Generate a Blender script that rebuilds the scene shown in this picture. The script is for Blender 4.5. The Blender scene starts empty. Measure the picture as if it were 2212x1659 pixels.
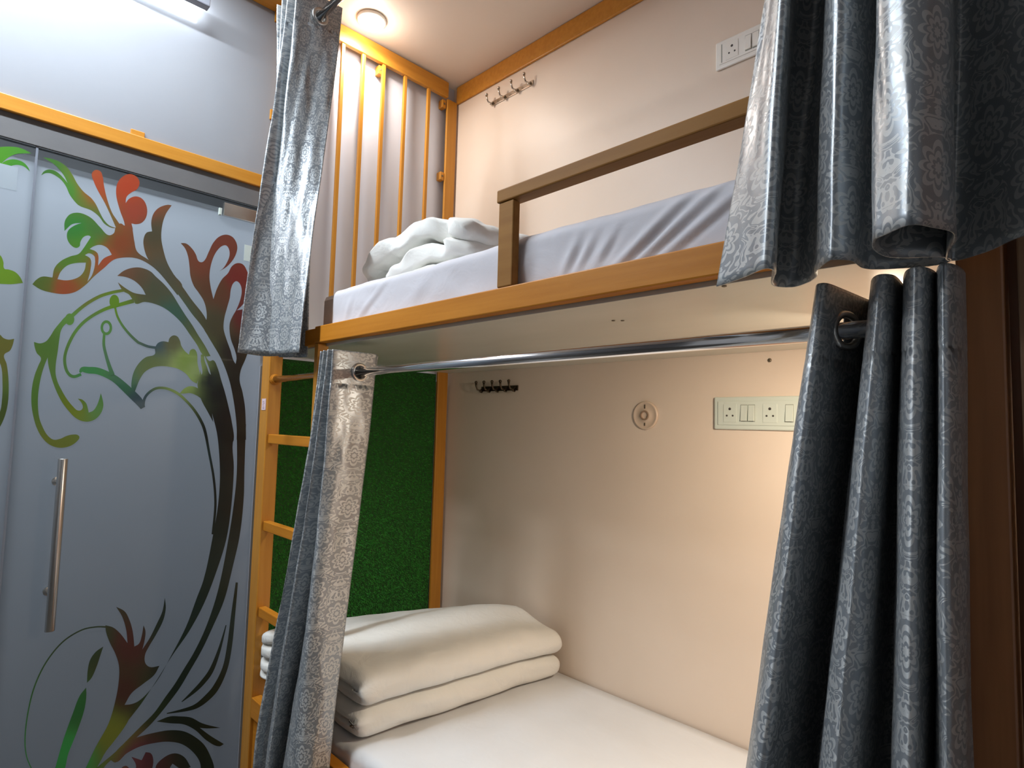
import bpy, bmesh, math, random
import numpy as np
from mathutils import Vector, Matrix
random.seed(7); np.random.seed(7)
SC = bpy.context.scene
COL = SC.collection
PI = math.pi

# ------------------------------------------------------------------ camera
F = 1275.0; CX, CY = 1106.0, 829.5
M = np.array([[0.70177014, 0.69775733, 0.02582075],
              [-0.03117953, 0.06752159, -0.9971739],
              [-0.69752886, 0.69898179, 0.07055141]])
CAM = np.array([2.2302, -0.9, 1.30])
cd = bpy.data.cameras.new('camera'); cam = bpy.data.objects.new('camera', cd); COL.objects.link(cam)
cd.sensor_width = 36.0; cd.lens = 36.0 * F / 2212.0; cd.clip_start = 0.02
R3 = Matrix(((M[0][0], -M[1][0], -M[2][0]), (M[0][1], -M[1][1], -M[2][1]), (M[0][2], -M[1][2], -M[2][2])))
cam.matrix_world = Matrix.Translation(Vector(CAM)) @ R3.to_4x4()
SC.camera = cam

def at(ax, u, v, val):
    """point where the sight line through photo pixel (u, v) meets the real plane axis=val"""
    d = M.T @ np.array([(u - CX) / F, (v - CY) / F, 1.0])
    return CAM + d * ((val - CAM[ax]) / d[ax])

def x_at(u, y, z):
    k = (u - CX) / F
    n = M[0] - k * M[2]
    return CAM[0] - (n[1] * (y - CAM[1]) + n[2] * (z - CAM[2])) / n[0]

# ------------------------------------------------------------------ helpers
def s2l(c):
    c = np.asarray(c, float) / 255.0
    return np.where(c <= 0.04045, c / 12.92, ((c + 0.055) / 1.055) ** 2.4)

class MB:
    def __init__(s): s.v = []; s.f = []
    def add(s, vs, fs):
        b = len(s.v); s.v += [tuple(p) for p in vs]; s.f += [tuple(b + i for i in f) for f in fs]
    def box(s, x0, x1, y0, y1, z0, z1):
        s.add([(x0,y0,z0),(x1,y0,z0),(x1,y1,z0),(x0,y1,z0),(x0,y0,z1),(x1,y0,z1),(x1,y1,z1),(x0,y1,z1)],
              [(3,2,1,0),(4,5,6,7),(0,1,5,4),(1,2,6,5),(2,3,7,6),(3,0,4,7)])
        return s
    def tube(s, pts, r, n=12, cap=True):
        pts = [Vector(p) for p in pts]; k = len(pts)
        rs = r if isinstance(r, (list, tuple)) else [r] * k
        rings = []
        up = None
        for i in range(k):
            t = (pts[min(i+1, k-1)] - pts[max(i-1, 0)]).normalized()
            if up is None:
                up = Vector((0,0,1)) if abs(t.z) < .9 else Vector((1,0,0))
            a = t.cross(up).normalized(); b = a.cross(t).normalized(); up = b
            rings.append([pts[i] + (a*math.cos(2*PI*j/n) + b*math.sin(2*PI*j/n))*rs[i] for j in range(n)])
        vs = [p for q in rings for p in q]; fs = []
        for i in range(k-1):
            for j in range(n):
                fs.append((i*n+j, i*n+(j+1)%n, (i+1)*n+(j+1)%n, (i+1)*n+j))
        if cap:
            fs.append(tuple(range(n-1,-1,-1))); fs.append(tuple((k-1)*n+j for j in range(n)))
        s.add(vs, fs); return s
    def torus(s, c, axis, R, r, n=28, m=10):
        c = Vector(c); ax = Vector(axis).normalized()
        a = ax.orthogonal().normalized(); b = ax.cross(a)
        vs = []; fs = []
        for i in range(n):
            d = a*math.cos(2*PI*i/n) + b*math.sin(2*PI*i/n)
            for j in range(m):
                vs.append(c + d*(R + r*math.cos(2*PI*j/m)) + ax*r*.8*math.sin(2*PI*j/m))
        for i in range(n):
            for j in range(m):
                fs.append((i*m+j, ((i+1)%n)*m+j, ((i+1)%n)*m+(j+1)%m, i*m+(j+1)%m))
        s.add(vs, fs); return s
    def lathe(s, c, axis, prof, n=32):
        """prof: list of (radius, distance along axis)"""
        c = Vector(c); ax = Vector(axis).normalized(); a = ax.orthogonal().normalized(); b = ax.cross(a)
        k = len(prof); vs = []; fs = []
        for (r, h) in prof:
            for j in range(n):
                vs.append(c + ax*h + (a*math.cos(2*PI*j/n) + b*math.sin(2*PI*j/n))*max(r, 1e-5))
        for i in range(k-1):
            for j in range(n):
                fs.append((i*n+j, i*n+(j+1)%n, (i+1)*n+(j+1)%n, (i+1)*n+j))
        fs.append(tuple(range(n-1,-1,-1))); fs.append(tuple((k-1)*n+j for j in range(n)))
        s.add(vs, fs); return s
    def build(s, name, mat, parent=None, bevel=0, seg=2, smooth=False, fix=True):
        me = bpy.data.meshes.new(name); me.from_pydata(s.v, [], s.f)
        if fix:
            bm = bmesh.new(); bm.from_mesh(me); bmesh.ops.recalc_face_normals(bm, faces=bm.faces); bm.to_mesh(me); bm.free()
        me.materials.append(mat)
        o = bpy.data.objects.new(name, me); COL.objects.link(o)
        if parent is not None: o.parent = parent
        if bevel:
            m = o.modifiers.new('bevel', 'BEVEL'); m.width = bevel; m.segments = seg; m.limit_method = 'ANGLE'
            m.harden_normals = False
        if smooth:
            for p in me.polygons: p.use_smooth = True
        return o

def tag(o, label=None, cat=None, group=None, kind=None):
    if label: o['label'] = label
    if cat: o['category'] = cat
    if group: o['group'] = group
    if kind: o['kind'] = kind
    return o

def thing(name, label, cat, group=None, kind=None):
    o = bpy.data.objects.new(name, None); COL.objects.link(o)
    return tag(o, label, cat, group, kind)

def box(name, mat, x0, x1, y0, y1, z0, z1, parent=None, bevel=0):
    return MB().box(x0, x1, y0, y1, z0, z1).build(name, mat, parent, bevel)

def struct(o): o['kind'] = 'structure'; return o

# ------------------------------------------------------------------ materials
def mat(name, col, rough=.5, metal=0.0, spec=.5, coat=0.0, coat_rough=.1, emis=None, estr=0):
    m = bpy.data.materials.new(name); m.use_nodes = True
    nt = m.node_tree; b = nt.nodes['Principled BSDF']
    b.inputs['Base Color'].default_value = (*col, 1); b.inputs['Roughness'].default_value = rough
    b.inputs['Metallic'].default_value = metal; b.inputs['Specular IOR Level'].default_value = spec
    b.inputs['Coat Weight'].default_value = coat; b.inputs['Coat Roughness'].default_value = coat_rough
    if emis is not None:
        b.inputs['Emission Color'].default_value = (*emis, 1); b.inputs['Emission Strength'].default_value = estr
    return m
def N(m, t, **kw):
    n = m.node_tree.nodes.new(t)
    for k, v in kw.items():
        if k.startswith('i_'): n.inputs[k[2:].replace('_', ' ')].default_value = v
        else: setattr(n, k, v)
    return n
def L(m, a, b): m.node_tree.links.new(a, b)
def B(m): return m.node_tree.nodes['Principled BSDF']

def noisy(name, c1, c2, scale=(8,8,8), detail=4, bump=0, bscale=None, lo=.35, hi=.65, **kw):
    m = mat(name, c1, **kw)
    tc = N(m, 'ShaderNodeTexCoord'); mp = N(m, 'ShaderNodeMapping'); mp.inputs['Scale'].default_value = scale
    L(m, tc.outputs['Object'], mp.inputs['Vector'])
    no = N(m, 'ShaderNodeTexNoise'); no.inputs['Scale'].default_value = 1; no.inputs['Detail'].default_value = detail
    L(m, mp.outputs[0], no.inputs['Vector'])
    mr = N(m, 'ShaderNodeMapRange'); mr.inputs[1].default_value = lo; mr.inputs[2].default_value = hi
    L(m, no.outputs[0], mr.inputs[0])
    mx = N(m, 'ShaderNodeMix', data_type='RGBA'); mx.inputs['A'].default_value = (*c1, 1); mx.inputs['B'].default_value = (*c2, 1)
    L(m, mr.outputs[0], mx.inputs['Factor']); L(m, mx.outputs['Result'], B(m).inputs['Base Color'])
    if bump:
        n2 = N(m, 'ShaderNodeTexNoise'); n2.inputs['Scale'].default_value = bscale or 200; n2.inputs['Detail'].default_value = 3
        L(m, tc.outputs['Object'], n2.inputs['Vector'])
        bu = N(m, 'ShaderNodeBump'); bu.inputs['Strength'].default_value = bump; bu.inputs['Distance'].default_value = .002
        L(m, n2.outputs[0], bu.inputs['Height']); L(m, bu.outputs[0], B(m).inputs['Normal'])
    return m

OCHRE1, OCHRE2 = (0.50, 0.205, 0.022), (0.57, 0.25, 0.032)
m_frame_z = noisy('ochre_painted_metal_upright', OCHRE1, OCHRE2, (60,60,3), bump=.15, bscale=60, rough=.38, spec=.4)
m_frame_x = noisy('ochre_painted_metal_rail', (0.50,0.18,0.014), (0.57,0.22,0.022), (3,50,70), bump=.15, bscale=60, rough=.45, spec=.25)
m_frame_y = noisy('ochre_painted_metal_crossbar', OCHRE1, OCHRE2, (60,3,60), bump=.15, bscale=60, rough=.38, spec=.4)
m_guard = noisy('brown_painted_guard', (0.27,0.125,0.032), (0.32,0.155,0.042), (3,60,40), bump=.12, bscale=70, rough=.55, spec=.12)
m_wall = noisy('peach_laminate_wall', (0.76,0.635,0.52), (0.79,0.665,0.55), (3,3,3), bump=.04, bscale=260, rough=.42, spec=.35)
m_ceil = noisy('peach_laminate_ceiling', (0.74,0.645,0.55), (0.76,0.665,0.57), (2,2,2), bump=.04, bscale=260, rough=.45)
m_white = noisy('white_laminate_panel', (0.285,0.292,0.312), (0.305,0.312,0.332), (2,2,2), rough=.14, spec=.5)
m_white2 = noisy('white_laminate_end', (0.62,0.64,0.71), (0.65,0.67,0.74), (2,2,2), rough=.4)
m_under = noisy('grey_laminate_underside', (0.60,0.59,0.50), (0.64,0.63,0.54), (2,6,2), rough=.24, spec=.5)
m_transom = noisy('grey_painted_transom', (0.13,0.128,0.13), (0.15,0.146,0.145), (2,5,9), rough=.5)
m_room = mat('off_white_room_paint', (0.62,0.62,0.62), rough=.8)
m_mid = mat('mid_grey_room_paint', (0.30,0.30,0.32), rough=.8)
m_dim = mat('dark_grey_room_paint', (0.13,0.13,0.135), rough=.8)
m_floor = noisy('brown_floor_tile', (0.05,0.045,0.04), (0.065,0.06,0.052), (3,3,3), rough=.4)
m_darkwood = noisy('dark_brown_wood', (0.30,0.115,0.04), (0.44,0.18,0.065), (40,40,2.2), rough=.33, coat=.2)
m_tanwood = noisy('tan_wood', (0.26,0.15,0.08), (0.32,0.19,0.10), (40,40,2), rough=.5)
m_chrome = mat('chrome', (0.75,0.75,0.76), rough=.14, metal=1)
m_steel = mat('brushed_steel', (0.62,0.60,0.57), rough=.28, metal=1)
m_hook = mat('polished_hook_metal', (0.62,0.56,0.48), rough=.2, metal=1)
m_hook2 = mat('dark_aged_hook_metal', (0.10,0.075,0.05), rough=.38, metal=.9)
m_plastic = mat('ivory_switch_plastic', (0.62,0.68,0.61), rough=.32)
m_plastic_u = mat('white_switch_plastic', (0.86,0.84,0.78), rough=.32)
m_hole = mat('dark_socket_hole', (0.05,0.045,0.04), rough=.7)
m_seam = mat('switch_gap', (0.30,0.32,0.28), rough=.7)
m_cover = noisy('beige_round_cover', (0.66,0.52,0.40), (0.68,0.54,0.42), (9,9,9), rough=.35)
m_housing = mat('grey_lamp_housing', (0.22,0.22,0.25), rough=.5)
m_led_warm = mat('lit_warm_lens', (1,1,1), emis=(1.0,0.83,0.62), estr=26)
m_led_cool = mat('lit_cool_tube', (1,1,1), emis=(0.82,0.91,1.0), estr=16)
m_led_batten = mat('lit_batten_strip', (1,1,1), emis=(0.82,0.91,1.0), estr=22)
m_mattress = noisy('beige_mattress_ticking', (0.66,0.53,0.45), (0.70,0.57,0.49), (30,30,30), rough=.85)
m_black = mat('black_gap', (0.01,0.01,0.01), rough=.9)
m_screw = mat('small_screw_metal', (0.16,0.13,0.09), rough=.5, metal=.6)

def cloth(name, c1, c2, bump=.25, sheen=.2):
    m = noisy(name, c1, c2, (5,5,5), rough=.85, spec=.2)
    B(m).inputs['Sheen Weight'].default_value = sheen
    tc = N(m, 'ShaderNodeTexCoord')
    n1 = N(m, 'ShaderNodeTexNoise'); n1.inputs['Scale'].default_value = 14; n1.inputs['Detail'].default_value = 3; n1.inputs['Distortion'].default_value = .8
    L(m, tc.outputs['Object'], n1.inputs['Vector'])
    n2 = N(m, 'ShaderNodeTexNoise'); n2.inputs['Scale'].default_value = 700
    L(m, tc.outputs['Object'], n2.inputs['Vector'])
    ma = N(m, 'ShaderNodeMath', operation='MULTIPLY_ADD'); ma.inputs[1].default_value = .06
    L(m, n2.outputs[0], ma.inputs[0]); L(m, n1.outputs[0], ma.inputs[2])
    bu = N(m, 'ShaderNodeBump'); bu.inputs['Strength'].default_value = bump; bu.inputs['Distance'].default_value = .012
    L(m, ma.outputs[0], bu.inputs['Height']); L(m, bu.outputs[0], B(m).inputs['Normal'])
    return m
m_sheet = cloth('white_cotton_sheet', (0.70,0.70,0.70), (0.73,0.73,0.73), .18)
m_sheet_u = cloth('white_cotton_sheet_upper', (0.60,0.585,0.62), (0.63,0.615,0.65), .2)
m_duvet = cloth('white_cotton_duvet', (0.80,0.79,0.74), (0.83,0.82,0.77), .5)

def damask():
    m = mat('silver_damask_satin', (0.3,0.34,0.4), rough=.34, spec=.55)
    nt = m.node_tree
    uv = N(m, 'ShaderNodeUVMap'); uv.uv_map = 'UVMap'
    sx = N(m, 'ShaderNodeSeparateXYZ'); L(m, uv.outputs[0], sx.inputs[0])
    def math_(op, a, b=None, c=None):
        n = N(m, 'ShaderNodeMath', operation=op)
        for i, q in enumerate((a, b, c)):
            if q is None: continue
            if isinstance(q, (int, float)): n.inputs[i].default_value = q
            else: L(m, q, n.inputs[i])
        return n.outputs[0]
    TW, TH = .11, .15
    # mirrored coordinates, half-drop repeat
    def medallion(offu, offv):
        u = math_('ADD', sx.outputs[0], offu); v = math_('ADD', sx.outputs[1], offv)
        pu = math_('PINGPONG', u, TW/2)          # 0..TW/2 mirrored
        pv = math_('SUBTRACT', math_('MULTIPLY', math_('FRACT', math_('DIVIDE', v, TH)), TH), TH/2)
        r = math_('SQRT', math_('ADD', math_('POWER', pu, 2), math_('POWER', math_('MULTIPLY', pv, .8), 2)))
        th = math_('ARCTAN2', pv, pu)
        return pu, pv, r, th
    pu, pv, r, th = medallion(0, 0)
    pu2, pv2, r2, th2 = medallion(TW/2, TH/2)
    def flower(r, th):
        pet = math_('MULTIPLY_ADD', math_('ABSOLUTE', math_('COSINE', math_('MULTIPLY', th, 4))), .009, .017)
        a = math_('LESS_THAN', r, pet)
        rings = math_('GREATER_THAN', math_('SINE', math_('MULTIPLY', math_('DIVIDE', r, pet), 17)), -.25)
        return math_('MULTIPLY', a, rings)
    fl = math_('MAXIMUM', flower(r, th), flower(r2, th2))
    # scrolls: thin contour lines of a mirrored noise field
    cb = N(m, 'ShaderNodeCombineXYZ'); L(m, pu, cb.inputs[0]); L(m, pv, cb.inputs[1])
    no = N(m, 'ShaderNodeTexNoise'); no.inputs['Scale'].default_value = 46; no.inputs['Detail'].default_value = 0.6; no.inputs['Distortion'].default_value = 1.6
    L(m, cb.outputs[0], no.inputs['Vector'])
    li = math_('ABSOLUTE', math_('SUBTRACT', math_('FRACT', math_('MULTIPLY', no.outputs[0], 5.0)), .5))
    sc = math_('GREATER_THAN', li, .27)
    ann = math_('MULTIPLY', math_('GREATER_THAN', r, .029), math_('GREATER_THAN', r2, .029))
    sc = math_('MULTIPLY', sc, ann)
    fig = math_('MAXIMUM', fl, sc)
    # weave noise
    wn = N(m, 'ShaderNodeTexNoise'); wn.inputs['Scale'].default_value = 900; L(m, uv.outputs[0], wn.inputs['Vector'])
    fg2 = math_('MULTIPLY_ADD', math_('SUBTRACT', wn.outputs[0], .5), .5, fig)
    mx = N(m, 'ShaderNodeMix', data_type='RGBA'); mx.clamp_factor = True
    mx.inputs['A'].default_value = (0.30, 0.325, 0.348, 1); mx.inputs['B'].default_value = (0.53, 0.545, 0.542, 1)
    L(m, fg2, mx.inputs['Factor']); L(m, mx.outputs['Result'], B(m).inputs['Base Color'])
    rr = N(m, 'ShaderNodeMapRange'); rr.inputs[3].default_value = .32; rr.inputs[4].default_value = .50
    B(m).inputs['Anisotropic'].default_value = .75; B(m).inputs['Anisotropic Rotation'].default_value = .25
    tn = N(m, 'ShaderNodeTangent', direction_type='UV_MAP'); tn.uv_map = 'UVMap'; L(m, tn.outputs[0], B(m).inputs['Tangent'])
    L(m, fig, rr.inputs[0]); L(m, rr.outputs[0], B(m).inputs['Roughness'])
    B(m).inputs['Metallic'].default_value = .45
    bu = N(m, 'ShaderNodeBump'); bu.inputs['Strength'].default_value = .25; bu.inputs['Distance'].default_value = .0006
    L(m, fig, bu.inputs['Height']); L(m, bu.outputs[0], B(m).inputs['Normal'])
    return m
m_damask = damask()

# frosted film / glass
m_film = noisy('frosted_film', (0.13,0.14,0.15), (0.155,0.165,0.175), (2.5,2.5,2.5), rough=.34, spec=.45)
_tr = N(m_film, 'ShaderNodeBsdfTranslucent'); _tr.inputs['Color'].default_value = (.74,.83,.93,1)
_mx = N(m_film, 'ShaderNodeMixShader'); _mx.inputs[0].default_value = .5
L(m_film, B(m_film).outputs[0], _mx.inputs[1]); L(m_film, _tr.outputs[0], _mx.inputs[2])
L(m_film, _mx.outputs[0], m_film.node_tree.nodes['Material Output'].inputs['Surface'])
m_glass = mat('clear_glass', (0.9,0.95,0.95), rough=.02); B(m_glass).inputs['Transmission Weight'].default_value = 1.0; B(m_glass).inputs['IOR'].default_value = 1.1
m_art = mat('printed_vinyl', (1,1,1), rough=.34, spec=.45)
_a = N(m_art, 'ShaderNodeVertexColor'); _a.layer_name = 'Col'; L(m_art, _a.outputs[0], B(m_art).inputs['Base Color'])

# ------------------------------------------------------------------ dimensions
W = 0.90            # depth of the bunk, front plane y=0 to back wall
ZC = 2.98           # ceiling
XR = 2.205          # right end of the bay
ZB0, ZB1 = 1.553, 1.608   # upper bunk front rail

# ------------------------------------------------------------------ room shell
struct(box('floor', m_floor, -1.6, 3.3, -2.3, 1.0, -.05, 0))
struct(box('ceiling', m_ceil, -1.6, 3.3, -2.3, 1.0, ZC, ZC + .05))
struct(box('wall_back', m_wall, -.06, 3.3, W, W + .05, 0, ZC))
struct(box('wall_front', m_dim, -1.6, 3.3, -2.35, -2.3, 0, ZC))
struct(box('wall_right', m_room, 3.25, 3.3, -2.3, W, 0, ZC))
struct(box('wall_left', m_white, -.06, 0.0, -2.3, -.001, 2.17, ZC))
struct(box('wall_end', m_white2, -.06, -.03, 0.0, W, 1.50, ZC))
struct(box('wall_end_lower', m_white2, -.06, -.012, 0.0, W, 0, 1.50))
struct(box('wall_corridor', m_dim, -1.6, -1.55, -2.3, 1.0, 0, ZC))
struct(box('wall_corridor_side', m_dim, -1.6, -.06, .95, 1.0, 0, ZC))

# header trim over the doors, beams at the ceiling
t = struct(thing('trim_1', None, None)); 
MB().box(-.03, .012, -2.3, -.001, 2.174, 2.222).build('header_rail', m_frame_y, t, .003)
for (u, v) in ((297, 294), (583, 396)):
    p = at(0, u, v, 0.004); box('fixing_tab', m_frame_y, -.002, .008, p[1]-.02, min(p[1]+.02, -.002), 2.219, 2.240, t, .002)
struct(box('trim_2', m_frame_y, 0.001, .10, -2.3, -.001, 2.882, ZC, None, .003))
struct(box('trim_3', m_transom, -.03, 0.002, -2.3, -.001, 2.098, 2.174, None, .001))
struct(box('trim_4', m_frame_y, 0.0, XR, W-.012, W-.0005, 2.890, ZC-.002, None, .004))

# ------------------------------------------------------------------ artificial turf on the end wall
def turf():
    root = thing('turf_panel', 'dark green artificial grass panel covering the lower end wall behind the ladder', 'artificial grass', kind='stuff')
    m = noisy('dark_turf_backing', (0.008,0.05,0.006), (0.014,0.08,0.01), (60,60,60), rough=.9)
    box('turf_backing', m, -.012, -.004, .012, .826, .10, 1.535, root)
    n = 52000
    y = np.random.uniform(.02, .822, n); z = np.random.uniform(.30, 1.53, n)
    ln = np.random.uniform(.007, .013, n); ang = np.random.normal(-PI/2, .8, n); tilt = np.random.uniform(.35, 1.1, n)
    d = np.stack([np.sin(tilt), np.cos(tilt)*np.cos(ang), np.cos(tilt)*np.sin(ang)], 1)
    base = np.stack([np.full(n, -.005), y, z], 1)
    side = np.stack([np.zeros(n), np.sin(ang), -np.cos(ang)], 1) * .0009
    v = np.empty((n, 3, 3)); v[:, 0] = base - side; v[:, 1] = base + side; v[:, 2] = base + d * ln[:, None]
    tip = v[:, 2]; tip[:, 1] = np.clip(tip[:, 1], .014, .826); tip[:, 2] = np.clip(tip[:, 2], .2, 1.538)
    me = bpy.data.meshes.new('grass_blades')
    me.from_pydata(v.reshape(-1, 3).tolist(), [], [(3*i, 3*i+1, 3*i+2) for i in range(n)])
    mg = noisy('green_turf_blade', (0.014,0.24,0.012), (0.045,0.40,0.03), (45,45,45), rough=.5, lo=.3, hi=.7)
    me.materials.append(mg)
    o = bpy.data.objects.new('grass_blades', me); COL.objects.link(o); o.parent = root; o['kind'] = 'stuff'
turf()

# ------------------------------------------------------------------ bunk bed frame
bunk = thing('bunk_bed', 'two-tier ochre metal bunk bed frame with ladder and brown guard rail', 'bunk bed')
def bpart(name, m, *b, bevel=.003): return box(name, m, *b, bunk, bevel)
bpart('post', m_frame_z, 0.004, .070, 0.0, .050, 0, ZC-.002)                 # ladder post / front corner
cp = bpart('post', m_frame_z, .411, .435, 0.002, .040, 0, ZB0-.001)          # slim inner post
bpart('post', m_frame_z, -.0035, .010, .828, W-.012, 0, 2.893)               # back corner
rp = bpart('post', m_darkwood, 2.106, 2.1535, 0.012, .075, 0, ZC-.002); rp['label'] = 'dark brown wooden right-hand post'
bpart('post', m_frame_z, 2.108, 2.152, W-.06, W-.013, 0, 2.889)
bpart('front_rail', m_frame_x, .411, 2.116, 0.0, .030, ZB0, ZB1)
bpart('front_rail', m_frame_x, .071, .410, 0.006, .034, ZB0-.004, ZB1-.004)
bpart('top_rail', m_frame_x, .071, 2.116, 0.003, .055, 2.884, ZC-.002)
bpart('end_rail', m_frame_y, -.0015, .020, .051, W-.075, 2.893, 2.968)
bpart('lower_rail', m_frame_x, .071, 2.116, 0.0, .035, .250, .318)
bpart('lower_panel', m_frame_x, .071, 2.116, 0.012, .024, 0, .249, bevel=.001)
bpart('lower_base', m_under, .0, 2.116, .036, W-.001, .20, .24, bevel=.001)
# platform board of the upper bunk
pf = bpart('platform', m_under, -.001, 2.111, .031, W-.001, 1.544, 1.5565, bevel=.001)
for (u, v) in ((1325, 695), (1345, 695), (1527, 606)):
    p = at(2, u, v, 1.5435); MB().lathe((p[0], max(p[1], .042), 1.5438), (0,0,-1), [(.004,0),(.0045,.001),(.002,.002)], 10).build('screw', m_screw, pf)
p = at(1, 1663, 777, W); MB().lathe((p[0], W-.0005, p[2]-.004), (0,-1,0), [(.006,0),(.006,.002),(.003,.004)], 10).build('screw', m_screw, bunk)
# ladder rungs (parts of the bunk)
for zc in (1.229, .915, .611):
    bpart('rung', m_frame_x, .071, .4105, .008, .034, zc-.017, zc+.017)
# spindles of the upper end
for y in (.262, .360, .462, .578, .712):
    bpart('spindle', m_frame_z, .002, .016, y-.008, y+.008, ZB1-.02, 2.8925, bevel=.002)
# guard rail in front of the upper mattress
bpart('guard_post', m_guard, 1.275, 1.322, 0.0, .022, ZB1, 1.803)
bpart('guard_post', m_guard, 1.99, 2.037, 0.0, .022, ZB1, 1.803)
bpart('guard_rail', m_guard, 1.270, 2.116, -.003, .036, 1.804, 1.834)
# welded fixing tabs
def tab(x0, x1, y, z, s=.020):
    o = bpart('fixing_tab', m_frame_z, x0, x1, y-s/2*1.1, y+s/2*1.1, z-s, z+s, bevel=.002)
    MB().lathe((x1, y, z), (1,0,0), [(.005,0),(.005,.0015),(.002,.003)], 10).build('screw', m_screw, o)
tab(-.028, .004, .452, 2.868); tab(-.028, .004, .812, 2.862); tab(-.028, .004, .815, 2.500)
tab(0.0005, .010, -.016, 2.862); tab(0.0005, .010, -.014, 2.470)
# price label on the ladder post
lab = MB().box(.022, .058, -.0015, -.0002, 1.334, 1.376).build('label', mat('pink_paper_label', (0.72,0.55,0.58), rough=.7), bunk); lab['label'] = 'small pale pink paper label'
mk = MB()
for i in range(5): mk.box(.034+.004*(i%2), .046-.003*(i%3), -.0018, -.0015, 1.340+.006*i, 1.3425+.006*i)
mk.build('print', mat('label_print', (0.25,0.16,0.24), rough=.7), lab)

# neighbouring bay at the right
nb = thing('partition', 'dark brown wooden partition at the right edge beside the curtains', 'partition')
MB().box(2.1545, 2.204, .045, W-.014, 0, ZC-.002).build('panel', m_darkwood, nb)
o = MB().box(2.166, 2.215, 0.004, .019, 0, ZC-.002).build('edge_strip', m_tanwood, nb, .002); o['label'] = 'tan wooden edge strip'
struct(box('wall_neighbour', m_darkwood, 2.216, 3.249, .03, .06, 0, ZC-.002))

# ------------------------------------------------------------------ bedding
def grid_obj(name, m, P, parent=None, thick=0, smooth=True, closed_u=False):
    """P: array (nu, nv, 3)"""
    nu, nv, _ = P.shape
    vs = P.reshape(-1, 3).tolist(); fs = []
    for i in range(nu - (0 if closed_u else 1)):
        for j in range(nv-1):
            a = i*nv+j; b = ((i+1) % nu)*nv+j
            fs.append((a, b, b+1, a+1))
    me = bpy.data.meshes.new(name); me.from_pydata(vs, [], fs); me.materials.append(m)
    if smooth:
        for p in me.polygons: p.use_smooth = True
    o = bpy.data.objects.new(name, me); COL.objects.link(o)
    if parent is not None: o.parent = parent
    if thick:
        md = o.modifiers.new('solid', 'SOLIDIFY'); md.thickness = thick; md.offset = 0
    return o

def vnoise(x, y, seed=0):
    return (np.sin(x*1.0+1.3*seed+.7*np.sin(y*1.3+seed)) + .6*np.sin(2.1*x-1.7*y+seed*2.1) + .4*np.sin(3.7*y+1.9*x+seed*.7+np.sin(2*x))) / 2.0

def sheet_profile(y0, y1, zt, zb, r, n=10):
    """front hem -> front top edge -> top -> back, list of (y,z,kind)"""
    out = [(y0, zb + (zt-r-zb)*i/14.0) for i in range(15)]
    for i in range(1, n+1):
        a = PI/2*i/n; out.append((y0 + r - r*math.cos(a), zt - r + r*math.sin(a)))
    out += [(y0 + r + (y1-y0-r)*(i/24.0)**1.2, zt) for i in range(1, 25)]
    return np.array(out)

def mattress(name, label, x0, x1, y0, y1, z0, zt, sx0, msheet, wr, drop):
    root = thing(name, label, 'mattress')
    c = box('mattress_core', m_mattress, x0, x1, y0+.008, y1-.006, z0, zt-.006, root, .02); c['label'] = 'bare beige mattress end'
    prof = sheet_profile(y0, y1-.003, zt, drop, .028)
    nx = 260
    X = np.linspace(sx0, x1, nx)
    P = np.zeros((nx, len(prof), 3))
    P[:, :, 0] = X[:, None]; P[:, :, 1] = prof[None, :, 0]; P[:, :, 2] = prof[None, :, 1]
    wr(P, prof, nx)
    if name == 'mattress':
        pass
    s = grid_obj('sheet', msheet, P, root, thick=.003)
    return root

def wr_upper(P, prof, nx):
    X = P[:, :, 0]; Z = P[:, :, 2]; Y = P[:, :, 1]
    front = np.clip((.06 - Y) / .03, 0, 1)
    d = np.zeros_like(X)
    # diagonal pulled folds at the right, (x at rail, x at top, width, height)
    for (xa, xb, w, h) in ((1.44,1.50,.012,.009),(1.475,1.55,.010,.007),(1.52,1.60,.011,.007),(1.575,1.74,.016,.013),(1.62,1.80,.014,.011),(1.67,1.87,.014,.010),(1.33,1.335,.018,.006),(1.10,1.02,.03,.004),(.62,.80,.02,.005),(.55,.60,.015,.005),(.9,.98,.03,.004),(1.9,2.0,.02,.01)):
        tt = np.clip((Z - ZB1) / (.12), 0, 1); xc = xa + (xb - xa)*tt
        env = np.exp(-((tt-.35)/(.5 if abs(xb-xa) > .1 else .27))**2)
        d += (.62*h)*np.exp(-((X-xc)/w)**2)*env - .35*h*np.exp(-((X-xc-1.5*w)/w)**2)*env
    d += .003*vnoise(X*9, Z*20, 1)
    P[:, :, 1] -= d*front
    P[:, :, 2] += (.0035*vnoise(X*8, Y*6, 2) + .0015*vnoise(X*31, Y*11, 5))*np.clip((Z-1.69)/.04, 0, 1)

def wr_lower(P, prof, nx):
    X = P[:, :, 0]; Z = P[:, :, 2]; Y = P[:, :, 1]
    front = np.clip((.08 - Y) / .04, 0, 1)
    d = .007*vnoise(X*16 - Z*18, Z*9, 3) + .004*vnoise(X*40+Z*20, Z*5, 4)
    P[:, :, 1] -= d*front
    P[:, :, 2] += .003*vnoise(X*5+Y*4, Y*7, 2)*(1-front) + .0015*np.sin(Y*30 + X*6)*(1-front)

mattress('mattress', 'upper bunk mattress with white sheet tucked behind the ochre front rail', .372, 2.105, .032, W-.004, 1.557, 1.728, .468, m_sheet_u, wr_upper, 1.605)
mattress('mattress', 'lower bunk mattress under a smooth white sheet', .035, 2.105, .045, W-.004, .241, .362, .05, m_sheet, wr_lower, .300)

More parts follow.
